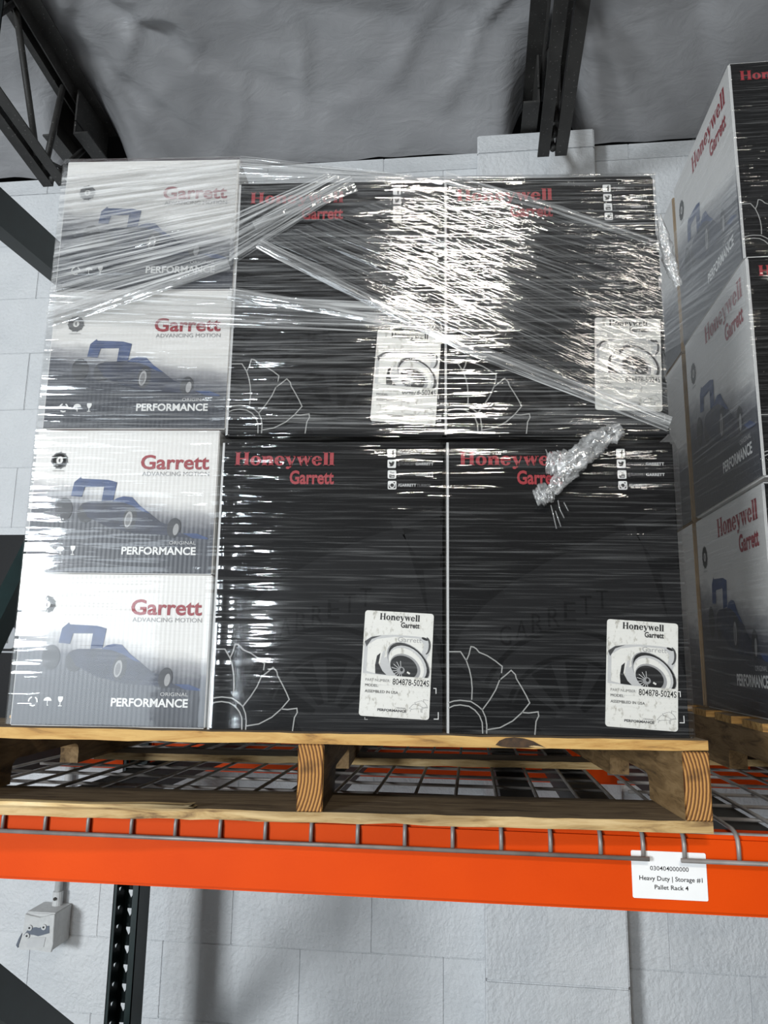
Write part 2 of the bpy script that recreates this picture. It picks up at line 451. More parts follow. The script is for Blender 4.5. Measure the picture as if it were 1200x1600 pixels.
# ================================================================== RACK
YB = 1.0695; BZ0, BZ1 = 1.283, 1.379
def teardrop_post(name, parent, x0, x1, ylip, yweb, z0, z1, hz0, hz1, pitch):
    """roll-formed C post: web with two columns of holes, side flanges, inward lips"""
    q = MB(); s = 1 if yweb > ylip else -1; t = .0025; mat = 'green_post'
    w_ = x1 - x0
    y0_, y1_ = min(yweb, yweb+s*t), max(yweb, yweb+s*t); ya, yb = min(ylip, yweb), max(ylip, yweb)
    def holed(c0, c1, hc, r, hl, put, tri):
        """plate from c0 to c1 with a column of teardrop holes centred on hc"""
        put(c0, hc-r, z0, z1); put(hc+r, c1, z0, z1); zz = hz0; last = z0
        while zz + hl < hz1:
            put(hc-r, hc+r, last, zz)
            tri([(hc-r, zz), (hc, zz), (hc-r, zz+hl*.7)]); tri([(hc+r, zz), (hc+r, zz+hl*.7), (hc, zz)])
            last = zz+hl; zz += pitch
        put(hc-r, hc+r, last, z1)
    holed(x0, x1, x0+.0185, .0080, .021, lambda a, c, za, zb: q.box(a, c, y0_, y1_, za, zb, mat), lambda p: q.prism(p, 'y', y0_, y1_, mat))
    hz0 += pitch*.5
    holed(ya, yb, ylip+s*.036, .0070, .013, lambda a, c, za, zb: q.box(x0, x0+t, a, c, za, zb, mat), lambda p: q.prism(p, 'x', x0, x0+t, mat))
    q.box(x1-t, x1, ya, yb, z0, z1, mat)
    q.box(x0, x0+.009, min(ylip, ylip+s*t), max(ylip, ylip+s*t), z0, z1, mat)
    q.box(x1-.018, x1, min(ylip, ylip+s*t), max(ylip, ylip+s*t), z0, z1, mat)
    return q.build(name, parent)
def brace(parent, x, ya, za, yb, zb, wd):
    q = MB(); d = Vector((0, yb-ya, zb-za)); L = d.length; d.normalize(); nrm = Vector((0, -d.z, d.y))
    P = lambda t, n_, xx: tuple(Vector((x+xx, ya, za)) + d*t + nrm*n_)
    for (n0, n1, xa, xb) in ((-wd/2, wd/2, .016, .0185), (-wd/2, -wd/2+.0025, -.016, .016), (wd/2-.0025, wd/2, -.016, .016)):
        i = len(q.v)
        q.v += [P(t, n_, xx) for t in (0, L) for n_ in (n0, n1) for xx in (xa, xb)]
        for f in ((0,1,3,2),(4,6,7,5),(0,4,5,1),(2,3,7,6),(0,2,6,4),(1,5,7,3)): q.f.append(tuple(i+k for k in f)); q.m.append(q.mi('green_post'))
    return q.build('brace', parent)
fr = empty('upright_frame', (0, 0, 0)); tag(fr, 'dark green perforated rack upright frame with diagonal braces at left', 'rack upright')
teardrop_post('rear_post', fr, -.949, -.878, 2.06, 2.13, 0, 3.05, .05, 3.0, .0468)
teardrop_post('front_post', fr, -.949, -.878, 1.142, 1.072, 0, 3.05, .05, 3.0, .0468)
brace(fr, -.915, 1.14, 2.435, 2.06, 2.475, .075)
brace(fr, -.915, 1.14, 1.25, 1.87, 2.43, .045)
brace(fr, -.915, 1.14, 1.225, 2.06, .53, .072)
for yy in (1.105, 2.095):
    q = MB(); q.box(-.97, -.857, yy-.05, yy+.05, 0, .008, 'green_post'); q.build('foot_plate', fr)
def load_beam(name, x0, x1, y0, y1, label):
    root = empty(name, (x0, y0, BZ0)); tag(root, label, 'rack beam')
    q = MB(); q.box(0, x1-x0, 0, y1-y0, 0, BZ1-BZ0, 'orange_beam'); q.build('beam_tube', root, bevel=.005)
    for xx in (-.004, x1-x0):
        q = MB(); q.box(xx, xx+.004, -.003, y1-y0+.02, -.03, BZ1-BZ0+.04, 'orange_beam'); q.build('end_bracket', root)
    return root
BX1 = 1.55
fb = load_beam('load_beam', -.874, BX1, YB, YB+.045, 'orange front load beam carrying the printed white location label')
load_beam('load_beam', -.874, BX1, 2.078, 2.122, 'orange rear load beam seen through the wire deck')

# ---- wire decks
def wire_deck(name, wx, xa, xb, chans, label, tilt=0):
    root = empty(name, (xa, YB, 1.383)); tag(root, label, 'wire deck', 'galvanised wire decks on the rack beams')
    zt, r = 1.3845, .0029
    off = Vector((xa, YB, 1.383))
    q = MB()
    yw = 1.0655
    pts = [(0, 2.118, 1.350), (0, 2.118, zt-.01), (0, 2.110, zt)] + [(0, 1.086, zt), (0, 1.0755, zt-.0025), (0, 1.068, zt-.009), (0, yw, zt-.018), (0, yw, 1.346)]
    q.tube([Vector(p) - Vector((0, off.y, off.z)) for p in pts], r, 'wire_galv', 8); wm = q.mesh('wire', smooth=True)
    for x in wx: place('wire', wm, root, (x-xa, 0, 0))
    q = MB(); q.tube([(0, 0, 0), (xb-xa, 0, 0)], r, 'wire_galv', 8); cm = q.mesh('cross_wire', smooth=True)
    for k in range(10): place('cross_wire', cm, root, (0, 1.0790+.1016*k - off.y, zt-.0058-off.z))
    place('front_wire', cm, root, (0, yw-.0052-off.y, 1.3495-off.z))
    q = MB()
    q.box(-.028, .028, 1.116-off.y, 2.076-off.y, -.012, -.0095, 'channel_steel')
    q.box(-.028, -.0255, 1.116-off.y, 2.076-off.y, -.050, -.012, 'channel_steel'); q.box(.0255, .028, 1.116-off.y, 2.076-off.y, -.050, -.012, 'channel_steel')
    chm = q.mesh('support_channel')
    for x in chans: place('support_channel', chm, root, (x-xa, 0, 0))
    return root
X0 = -.6623
wire_deck('wire_deck', [X0+.0635*k for k in range(-3, 14)] + [.2165], X0-.0635*3-.004, .2225, (-.64, -.28, .073, .195), 'wire mesh deck under the left pallet with wires bent over the beam')
wire_deck('wire_deck', [.2675] + [.334+.0635*k for k in range(0, 18)], .2615, 1.42, (.375, .72, 1.07, 1.38), 'wire mesh deck at right starting beside the location label')

# ================================================================== TEXT AND PRINT
TXT = {}
def text_polys(s, bold=0.0):
    key = (s, bold)
    if key in TXT: return TXT[key]
    c = bpy.data.curves.new('t', 'FONT'); c.body = s; c.size = 1; c.resolution_u = 3; c.offset = bold; c.fill_mode = 'FRONT'
    o = bpy.data.objects.new('t', c); COL.objects.link(o)
    dg = bpy.context.evaluated_depsgraph_get(); ev = o.evaluated_get(dg); me = ev.to_mesh()
    V = [(v.co.x, v.co.y) for v in me.vertices]; F = [tuple(p.vertices) for p in me.polygons]
    ev.to_mesh_clear(); bpy.data.objects.remove(o); bpy.data.curves.remove(c)
    TXT[key] = (V, F); return TXT[key]
def T(s, x0, x1, z0, z1, mat, bold=0.0, ref=None):
    """text filling x0..x1; z0 = baseline, z1 = capital height"""
    V, F = text_polys(s, bold); xs = [p[0] for p in V]
    Vr, _ = text_polys(ref or 'H', bold); h0 = min(p[1] for p in Vr); h1 = max(p[1] for p in Vr)
    a, c = min(xs), max(xs); sx = (x1-x0)/(c-a); sz = (z1-z0)/(h1-h0)
    P = [(x0+(p[0]-a)*sx, z0+(p[1]-h0)*sz) for p in V]
    return [([P[i] for i in f], mat) for f in F]
def ell(cx, cz, rx, rz, rot=0, n=24, a0=0, a1=360):
    c, s = math.cos(R(rot)), math.sin(R(rot)); out = []
    for k in range(n if a1-a0 >= 360 else n+1):
        a = R(a0 + (a1-a0)*k/n); x, z_ = rx*math.cos(a), rz*math.sin(a)
        out.append((cx + x*c - z_*s, cz + x*s + z_*c))
    return out
def ringq(cx, cz, rx, rz, ix, iz, mat, rot=0, n=28, a0=0, a1=360, icx=None, icz=None):
    O = ell(cx, cz, rx, rz, rot, n, a0, a1); I = ell(cx if icx is None else icx, cz if icz is None else icz, ix, iz, rot, n, a0, a1)
    if a1-a0 >= 360: O.append(O[0]); I.append(I[0])
    return [([O[k], O[k+1], I[k+1], I[k]], mat) for k in range(len(O)-1)]
def stroke(pts, wd, mat):
    """mitred ribbon along a polyline"""
    nrm = []
    for a, c in zip(pts, pts[1:]):
        dx, dz = c[0]-a[0], c[1]-a[1]; L = math.hypot(dx, dz) or 1; nrm.append((-dz/L, dx/L))
    off = []
    for k in range(len(pts)):
        n0 = nrm[max(k-1, 0)]; n1 = nrm[min(k, len(nrm)-1)]
        mx, mz = n0[0]+n1[0], n0[1]+n1[1]; q_ = mx*mx + mz*mz
        f = min(2/q_, 1.6) if q_ > 1e-6 else 1
        off.append((mx*f*wd/2, mz*f*wd/2))
    return [([(pts[k][0]+off[k][0], pts[k][1]+off[k][1]), (pts[k+1][0]+off[k+1][0], pts[k+1][1]+off[k+1][1]), (pts[k+1][0]-off[k+1][0], pts[k+1][1]-off[k+1][1]), (pts[k][0]-off[k][0], pts[k][1]-off[k][1])], mat) for k in range(len(pts)-1)]
def arcpts(cx, cz, r, a0, a1, n=12, rz=None): return ell(cx, cz, r, rz or r, 0, n, a0, a1)
def rrect(x0, x1, z0, z1, r, n=4):
    out = []
    for cx, cz, a in ((x1-r, z1-r, 0), (x0+r, z1-r, 90), (x0+r, z0+r, 180), (x1-r, z0+r, 270)):
        for k in range(n+1): out.append((cx+r*math.cos(R(a+90*k/n)), cz+r*math.sin(R(a+90*k/n))))
    return out
def rect(x0, x1, z0, z1): return [(x0, z0), (x1, z0), (x1, z1), (x0, z1)]
def xf(polys, fx): return [([fx(*p) for p in q], m_) for q, m_ in polys]

def slab_wordmark(x0, x1, z0, z1, mat):
    """heavy serif wordmark 'Honeywell' with thick stems and hairlines; unit cap height"""
    S = .235; out = []; x = 0.0; XH = .70
    def R_(a, b_, c, d): out.append((rect(x+a, x+b_, c, d), mat))
    def ring(cx, rx, a0=0, a1=360): out.extend(ringq(x+cx, XH/2-.0, rx, XH/2+.012, rx-S*.95, XH/2-.075, mat, 0, 24, a0, a1))
    def stem(a, top, foot=True, left=True):
        R_(a, a+S, 0, top); R_(a-.05, a+S+.05, 0, .05) if foot else None
        if left: R_(a-.07, a+S, top-.05, top)
    # H
    for a in (.06, .60):
        R_(a, a+S, 0, 1); R_(a-.06, a+S+.06, 0, .055); R_(a-.06, a+S+.06, .945, 1)
    R_(.29, .61, .46, .54); x += .96
    # o
    ring(.33, .33); x += .70
    # n
    stem(.07, XH); out.extend(ringq(x+.46, XH-.23, .245, .245, .02, .165, mat, 0, 12, 0, 180)); R_(.47, .47+S, 0, XH-.22); R_(.42, .47+S+.05, 0, .05); x += .80
    # e
    ring(.32, .32, 25, 335); R_(.10, .62, .34, .41); out.append(([(x+.40, .38), (x+.64, .38), (x+.60, .52), (x+.45, .55)], mat)); x += .67
    # y
    out.append(([(x+.0, XH), (x+.25, XH), (x+.46, .04), (x+.33, -.10)], mat)); out.append(([(x+.60, XH), (x+.66, XH), (x+.36, -.16), (x+.24, -.16)], mat))
    out.append((ell(x+.17, -.17, .12, .10, 0, 12), mat)); R_(-.05, .31, XH-.05, XH); R_(.50, .74, XH-.05, XH); x += .70
    # w
    for a in (0, .36):
        out.append(([(x+a, XH), (x+a+.24, XH), (x+a+.38, .12), (x+a+.26, -.01)], mat)); out.append(([(x+a+.42, XH), (x+a+.50, XH), (x+a+.33, -.01), (x+a+.26, -.01)], mat))
    R_(-.05, .30, XH-.05, XH); R_(.72, .95, XH-.05, XH); x += .95
    # e
    ring(.32, .32, 25, 335); R_(.10, .62, .34, .41); out.append(([(x+.40, .38), (x+.64, .38), (x+.60, .52), (x+.45, .55)], mat)); x += .69
    for _ in range(2):
        stem(.06, 1.0); x += .36
    W = x - .02
    return xf(out, lambda a, c: (x0 + a/W*(x1-x0), z0 + c*(z1-z0)))

def print_part(name, polys, parent, plane='front', D=0, eps=.0006, off=(0, 0)):
    q = MB()
    for k, (p, m_) in enumerate(polys):
        e = eps if not isinstance(m_, tuple) else eps + m_[1]
        mm = m_[0] if isinstance(m_, tuple) else m_
        if plane == 'front': q.face([(x+off[0], -e, z_+off[1]) for x, z_ in p], mm)
        else: q.face([(-e, D - x, z_) for x, z_ in p], mm)
    key = (name, plane)
    return q.build(name, parent)
def lay(polys, k): return [(p, ((m_[0] if isinstance(m_, tuple) else m_), k*.00012)) for p, m_ in polys]

# --- the designs, in metres on the face -------------------------------------------------
def fan_lines(mat, wd, sc=1.0, ox=0, oz=0):
    L = []
    A = lambda *pts: L.extend(stroke([(ox+a*sc, oz+c*sc) for a, c in pts], wd, mat))
    A((.0035,.1105), (.0192,.1107), (.0269,.0989), (.031,.087), (.0335,.075), (.0345,.062), (.0338,.0475))
    A((.0269,.0989), (.0305,.107), (.0331,.1177), (.037,.1172), (.0405,.1148), (.0443,.1102), (.055,.106), (.066,.099), (.0751,.0919), (.0740,.083), (.0714,.0741))
    A((.0740,.083), (.0714,.0741), (.066,.061), (.058,.048), (.0478,.0345))
    A((.0714,.0741), (.079,.080), (.087,.087), (.0925,.0815), (.0937,.0762), (.101,.064), (.107,.053), (.1109,.0447), (.1005,.0321), (.088,.021), (.071,.012), (.0535,.009))
    A((.1005,.0321), (.109,.0315), (.1217,.0333), (.1225,.028), (.1188,.021), (.1168,.0036))
    A(*[(a, c) for a, c in ((.0025,.043), (.010,.0455), (.0185,.0465), (.0326,.0452), (.042,.0395), (.0478,.0345), (.052,.025), (.0535,.015), (.0532,.004))])
    A(*[(a, c) for a, c in ((.0025,.036), (.010,.0395), (.0185,.0405), (.030,.039), (.038,.034), (.044,.027), (.0475,.018), (.0480,.004))])
    return L
def ghost_turbo():
    L = []
    # pale compressor housing sweeping up to the right, inlet with blades
    body = [(.004,.10), (.02,.137), (.05,.172), (.09,.205), (.14,.235), (.19,.258), (.232,.275), (.262,.283), (.300,.155), (.318,.08), (.318,.003), (.13,.003), (.11,.03)]
    L.append((body, ('print_ghost', 0)))
    L.append(([(.245,.292), (.316,.312), (.318,.300), (.25,.280)], ('print_ghost', 0)))
    L.append(([(.262,.272), (.318,.287), (.318,.245), (.283,.240)], ('print_ghost', 0)))
    L.append(([(.292,.222), (.318,.226), (.318,.12), (.30,.15)], ('print_ghost', 0)))
    L += [(p, ('print_ghost_deep', .0001)) for p, _ in ringq(.165, .02, .125, .125, .118, .118, 0, 0, 20, 10, 170)]
    L += [(p, ('print_ghost_deep', .0001)) for p, _ in ringq(.165, .02, .088, .088, .082, .082, 0, 0, 20, 10, 170)]
    for a in (35, 72, 108, 145):
        c_, s_ = math.cos(R(a)), math.sin(R(a)); c2, s2 = math.cos(R(a+22)), math.sin(R(a+22))
        L.append(([(.165+.022*c_, .02+.022*s_), (.165+.08*c_, .02+.08*s_), (.165+.08*c2, .02+.08*s2), (.165+.022*c2, .02+.022*s2)], ('print_ghost_deep', .00012)))
    for i, ch in enumerate('GARRETT'):
        x0 = .072 + i*.022; z0 = .120 + i*.0085
        L += [(p, ('print_ghost_deep', .00014)) for p, _ in T(ch, x0, x0+.016, z0, z0+.026, 0)]
    return L
def social():
    L = []; TX = []
    X = .2395; S = .0122
    rows = [('/TURBO', 'LIFE', .254, .277, .287), ('@TURBOBY', 'GARRETT', .254, .279, .3055), ('@TURBOBY', 'GARRETT', .254, .279, .3055), ('/GARRETT', 'TURBOS', .255, .281, .3015)]
    for i in range(4):
        z1 = .396 - i*.0156; z0 = z1 - S; x0 = X + i*.0004
        L.append((rrect(x0, x0+S, z0, z1, .0018), ('print_white', 0)))
        k = ('print_black', .00012); w_ = ('print_white', .00024)
        cx, cz = x0+S/2, z0+S/2
        if i == 0:
            L += [(rect(cx+.0008, cx+.0028, z0+.0008, cz+.0026), k), (rect(cx-.0010, cx+.0042, cz-.0004, cz+.0012), k)]
            L += [(p, k) for p, _ in ringq(cx+.0033, cz+.0022, .0025, .0025, .0006, .0006, 0, 0, 8, 80, 190)]
        elif i == 1:
            L.append(([(cx-.0042, cz-.0030), (cx-.0012, cz-.0040), (cx+.0016, cz-.0030), (cx+.0031, cz-.0002), (cx+.0034, cz+.0018), (cx+.0044, cz+.0031), (cx+.0030, cz+.0028), (cx+.0016, cz+.0038), (cx+.0002, cz+.0026), (cx-.0002, cz+.0013), (cx-.0022, cz+.0022), (cx-.0038, cz+.0036), (cx-.0041, cz+.0010), (cx-.0030, cz-.0010), (cx-.0018, cz-.0022)], k))
        elif i == 2:
            L += [(p, k) for p, _ in T('You', cx-.0030, cx+.0030, cz+.0012, cz+.0042, 0, .02)]
            L.append((rrect(cx-.0038, cx+.0038, z0+.0012, cz+.0002, .0012), k))
            L += [(p, w_) for p, _ in T('Tube', cx-.0030, cx+.0030, z0+.0021, cz-.0008, 0, .01)]
        else:
            L.append((rrect(cx-.0048, cx+.0048, z0+.0016, cz+.0012, .0008), k))
            L.append((ell(cx, cz-.0002, .0040, .0040, 0, 16), w_)); L.append((ell(cx, cz-.0002, .0027, .0027, 0, 16), ('print_black', .00036)))
            L.append((rect(cx+.0018, cx+.0040, cz+.0024, cz+.0044), k))
        a, c, xa, xm, xb = rows[i]
        zz = z0 + .0040
        if i in (0, 3):
            TX += T(a, xa, xm-(.0 if i else .004), zz, zz+.0042, 'print_lightgrey', .03); TX += T(c, xm+(.0008 if i else -.0032), xb, zz, zz+.0040, 'print_grey', 0)
        else:
            TX += T(a, xa, xm, zz, zz+.0042, 'print_grey', 0); TX += T(c, xm+.0008, xb, zz, zz+.0042, 'print_lightgrey', .03)
    return L, TX
def sticker_art(Ws, Hs):
    P = lambda a, c: (a*Ws, (1-c)*Hs)
    out = {}
    out['brand_lettering'] = slab_wordmark(.22*Ws, .80*Ws, Hs*(1-.083), Hs*(1-.020), 'print_black')
    out['range_lettering'] = T('Garrett', .53*Ws, .80*Ws, Hs*(1-.150), Hs*(1-.098), 'print_black', .03)
    L = []
    def e(a, c, ra, rc, rot, mat, k): L.append((ell(a*Ws, (1-c)*Hs, ra*Ws, rc*Hs*.98, rot, 28), (mat, k*.00007)))
    # snail housing
    L.append(([P(.02, .60), P(.02, .30), P(.10, .255), P(.25, .232), P(.45, .222), P(.75, .225), P(.92, .235), P(.97, .29), P(.97, .36), P(.92, .44), P(.96, .55), P(.96, .605), P(.4, .61)], ('print_lightgrey', 0)))
    L.append(([P(.07, .58), P(.07, .33), P(.2, .27), P(.45, .24), P(.8, .245), P(.88, .30), P(.84, .42), P(.5, .38), P(.3, .45), P(.22, .60)], ('sticker_paper', .00007)))
    L.append(([P(.02, .30), P(.12, .252), P(.26, .235), P(.12, .275), P(.05, .35)], ('print_darkgrey', .00010)))
    L += [(p, ('print_darkgrey', .00012)) for p, _ in ringq(.90*Ws, .69*Hs, .075*Ws, .085*Hs, .045*Ws, .075*Hs, 0, 0, 12, -80, 80)]
    L.append((ell(.885*Ws, .755*Hs, .05*Ws, .012*Hs, -20, 12), ('print_black', .00013)))
    # left flange shadow
    L.append(([P(.20, .60), P(.19, .52), P(.21, .43), P(.26, .40), P(.24, .50), P(.30, .57), P(.36, .605)], ('print_black', .00014)))
    L.append(([P(.29, .56), P(.26, .48), P(.29, .39), P(.33, .37), P(.31, .46), P(.36, .56), P(.44, .60)], ('print_lightgrey', .00016)))
    e(.665, .478, .36, .155, -38, 'print_midgrey', 2.4); e(.672, .474, .345, .142, -38, 'print_black', 2.8)
    e(.655, .492, .31, .150, -38, 'print_lightgrey', 3.2); e(.64, .50, .285, .138, -38, 'sticker_paper', 3.6)
    e(.625, .525, .235, .118, -30, 'print_midgrey', 4.0); e(.605, .525, .205, .105, -25, 'print_black', 4.4)
    for k in range(9):
        an = R(95 + k*23); c_, s_ = math.cos(an), math.sin(an)
        hx, hz = .565*Ws, (1-.555)*Hs
        L += [(p, ('print_lightgrey', .00033)) for p, _ in stroke([(hx+.004*c_, hz+.004*s_), (hx+.0135*c_, hz+.0125*s_)], .0008, 0)]
    e(.565, .555, .055, .034, 0, 'print_midgrey', 5.0); e(.575, .548, .022, .018, 0, 'print_black', 5.4)
    L.append(([P(.66, .56), P(.70, .575), P(.69, .59), P(.65, .575)], ('sticker_paper', .00036)))
    L += [(p, ('print_midgrey', .00020)) for p, _ in T('Garrett', .50*Ws, .84*Ws, Hs*(1-.285), Hs*(1-.240), 0, 0)]
    # the paper below the picture crops it
    L.append((rect(.015*Ws, .985*Ws, (1-.70)*Hs, (1-.612)*Hs), ('sticker_paper', .00042)))
    out['turbo_picture'] = L
    tx = T('PART NUMBER:', .065*Ws, .42*Ws, Hs*(1-.672), Hs*(1-.647), 'print_darkgrey') + T('MODEL:', .065*Ws, .255*Ws, Hs*(1-.722), Hs*(1-.698), 'print_darkgrey') + T('ASSEMBLED IN USA', .065*Ws, .54*Ws, Hs*(1-.778), Hs*(1-.753), 'print_darkgrey')
    out['data_lettering'] = [(p, ('print_darkgrey', .0005)) for p, _ in tx]
    out['part_number'] = [(p, ('print_black', .0005)) for p, _ in T('804878-5024S', .455*Ws, .975*Ws, Hs*(1-.692), Hs*(1-.635), 0, .012)]
    out['performance_lettering'] = T('ORIGINAL', .52*Ws, .67*Ws, Hs*(1-.915), Hs*(1-.900), 'print_grey') + T('PERFORMANCE', .26*Ws, .675*Ws, Hs*(1-.945), Hs*(1-.922), 'print_darkgrey', .04)
    fl = fan_lines('print_grey', .0005, .23, 0, 0)
    out['wheel_outline'] = xf(fl, lambda a, c: (.985*Ws - c*.95, (1-.945)*Hs + a*.62 + .001))
    return out
ST_W, ST_H = .0945, .141
ART = sticker_art(ST_W, ST_H)
MESH_CACHE = {}
def cached_part(key, name, polys_fn, parent, plane='front', D=0, eps=.0006):
    if key not in MESH_CACHE:
        o = print_part(name, polys_fn(), parent, plane, D, eps); MESH_CACHE[key] = o.data; return o
    return place(name, MESH_CACHE[key], parent)

def sticker(parent, cx, cz, rot):
    q = MB(); n = rrect(0, ST_W, 0, ST_H, .004)
    if 'sticker' not in MESH_CACHE:
        q.prism([(x, z_) for x, z_ in n], 'y', -.0004, .0002, 'sticker_paper'); MESH_CACHE['sticker'] = q.mesh('sticker')
    o = place('sticker', MESH_CACHE['sticker'], parent)
    c_, s_ = math.cos(R(rot)), math.sin(R(rot))
    o.location = (cx - (ST_W/2*c_ - ST_H/2*s_), -.0012, cz - (ST_W/2*s_ + ST_H/2*c_)); o.rotation_euler = (0, -R(rot), 0)
    o['label'] = 'white product sticker'
    for k, polys in ART.items():
        cached_part('st_'+k, k, lambda: polys, o, eps=.0007)
    return o

def body_box(name, parent, w_, d, h, mats, bev=.0035, base='carton_kraft'):
    q = MB(); q.box(0, w_, 0, d, 0, h, base, mats); return q.build(name, parent, bevel=bev)

def white_design(parent, W, H, kind, plane='front', D=0):
    sx, sz = W/.27, H/.2115; key = kind
    S = lambda polys: xf(polys, lambda a, c: (a*sx, c*sz))
    if kind == 'small':
        cached_part(key+'b', 'brand_lettering', lambda: S(T('Garrett', .157, .2575, .152, .1735, 'print_red', .022)), parent, plane, D)
        cached_part(key+'s', 'slogan_lettering', lambda: S(T('ADVANCING MOTION', .160, .258, .1425, .1485, 'print_midgrey')), parent, plane, D)
    else:
        cached_part(key+'b', 'brand_lettering', lambda: slab_wordmark(.150, .374, .350, .388, 'print_red'), parent, plane, D)
        cached_part(key+'s', 'range_lettering', lambda: T('Garrett', .270, .371, .302, .336, 'print_red', .03), parent, plane, D)
    def emblem():
        L = []; cx, cz = .0362, .165
        for k in range(22):
            a0 = 360*k/22; L.append((([(cx+.0055*math.cos(R(a0)), cz+.0055*math.sin(R(a0))), (cx+(.0125+.0012*(k % 2))*math.cos(R(a0+1)), cz+(.0125+.0012*(k % 2))*math.sin(R(a0+1))), (cx+.0118*math.cos(R(a0+17)), cz+.0118*math.sin(R(a0+17))), (cx+.0055*math.cos(R(a0+16)), cz+.0055*math.sin(R(a0+16)))]), 'print_darkgrey'))
        L += ringq(cx, cz, .0100, .0100, .0050, .0050, 'print_darkgrey', 0, 20)
        L.append((ell(cx+.0008, cz, .0024, .0030, 0, 10, 90, 270), 'print_darkgrey'))
        L += T('ORIGINAL', cx-.009, cx+.009, .1485, .1503, 'print_grey')
        return S(L)
    cached_part(key+'e', 'emblem', emblem, parent, plane, D)
    def car():
        L = []; g = lambda pts, mat, k: L.append((pts, (mat, k*.0001)))
        g(ell(.049, .0925, .013, .017), 'print_tyre', 0); g(ell(.082, .088, .012, .015), 'print_tyre', 0)
        g([(.0856,.1043), (.1196,.1045), (.1265,.1094), (.136,.1119), (.1482,.1107), (.16,.0987), (.1765,.0867), (.1918,.0748), (.2016,.0712), (.2239,.0583), (.2454,.0584), (.241,.0513), (.2026,.0557), (.1547,.0578), (.1155,.0671), (.0853,.0813), (.074,.0982)], 'print_navy', 1)
        g([(.1196,.1045), (.1265,.1094), (.136,.1119), (.1482,.1107), (.16,.0987), (.1765,.0867), (.165,.090), (.150,.098), (.135,.103)], 'print_blue', 2)
        for pts in ([(.0612,.1324), (.0702,.1403), (.0717,.1378), (.1109,.1362), (.1246,.1326), (.1057,.1257), (.0777,.1255)], [(.0612,.1324), (.0777,.1255), (.0741,.1109), (.0581,.1122)], [(.1246,.1326), (.1207,.1057), (.1039,.1044), (.1057,.1257)]):
            g(pts, 'print_blue', 2)
        g(ell(.1472, .0795, .0100, .0170, -8), 'print_tyre', 3); g(ell(.1452, .0781, .0055, .0118, -8), 'print_midgrey', 4); g(ell(.1450, .0775, .0034, .0085, -8), 'print_grey', 5)
        g(ell(.2120, .0665, .0098, .0142, -8), 'print_tyre', 3); g(ell(.2150, .064, .0040, .0085, -8), 'print_midgrey', 4)
        g([(.225,.0585), (.2454,.0584), (.262,.052), (.262,.050), (.241,.0513)], 'print_blue', 3)
        return S(L)
    cached_part(key+'c', 'racing_car_print', car, parent, plane, D)
    def sym():
        L = []; w_ = 'print_white'
        cx, cz = .0295, .0335
        for k in range(3):
            a = 90 + 120*k
            p = [(cx+.0062*math.cos(R(a+q_)), cz-.001+.0062*math.sin(R(a+q_))) for q_ in (18, 60, 95)]
            L += stroke(p, .0020, w_)
        cx = .0500
        L.append((ell(cx, .0335, .0058, .0050, 0, 12, 0, 180), w_)); L += stroke([(cx, .0335), (cx, .0275), (cx+.0016, .0275)], .0010, w_)
        cx = .0680
        L.append(([(cx-.0034, .0395), (cx+.0034, .0395), (cx+.0036, .0360), (cx+.0018, .0322), (cx-.0018, .0322), (cx-.0036, .0360)], w_)); L += stroke([(cx, .0325), (cx, .0272)], .0011, w_); L += stroke([(cx-.0026, .0270), (cx+.0026, .0270)], .0010, w_)
        return S(L)
    if kind == 'small': cached_part(key+'y', 'handling_symbols', sym, parent, plane, D)
    cached_part(key+'p', 'performance_lettering', lambda: S(T('ORIGINAL', .2065, .2450, .0425, .0472, 'print_lightgrey') + T('PERFORMANCE', .1387, .2455, .0275, .0388, 'print_white', .03)), parent, plane, D)

def black_front(parent, W, H):
    cached_part('bf_g', 'turbo_backdrop', ghost_turbo, parent, eps=.0004)
    cached_part('bf_e', 'paper_edge', lambda: [(rect(.0004, .0036, .002, .405), 'print_lightgrey')], parent, eps=.0005)
    cached_part('bf_b', 'brand_lettering', lambda: slab_wordmark(.0195, .1635, .3715, .3915, 'print_red_bright'), parent, eps=.0009)
    cached_part('bf_r', 'range_lettering', lambda: T('Garrett', .0998, .1635, .3440, .3640, 'print_red_bright', .03), parent, eps=.0009)
    if 'soc' not in MESH_CACHE: MESH_CACHE['soc'] = social()
    a, t = MESH_CACHE['soc']
    cached_part('bf_i', 'social_icons', lambda: a, parent, eps=.0009); cached_part('bf_t', 'social_lettering', lambda: t, parent, eps=.0009)
    cached_part('bf_f', 'wheel_outline', lambda: fan_lines('print_paleline', .0016), parent, eps=.0009)
    for k, (pts, wd, mt) in enumerate((([(.306, .0625), (.3095, .0625), (.3095, .0555)], .0010, 'print_white'), ([(.3125, .0315), (.3125, .0225), (.3065, .0225)], .0011, 'print_white'), ([(.214, .0235), (.214, .0205), (.218, .0205)], .0009, 'print_paleline'))):
        cached_part('bf_k%d' % k, 'corner_mark', lambda: stroke(pts, wd, mt), parent, eps=.0009)

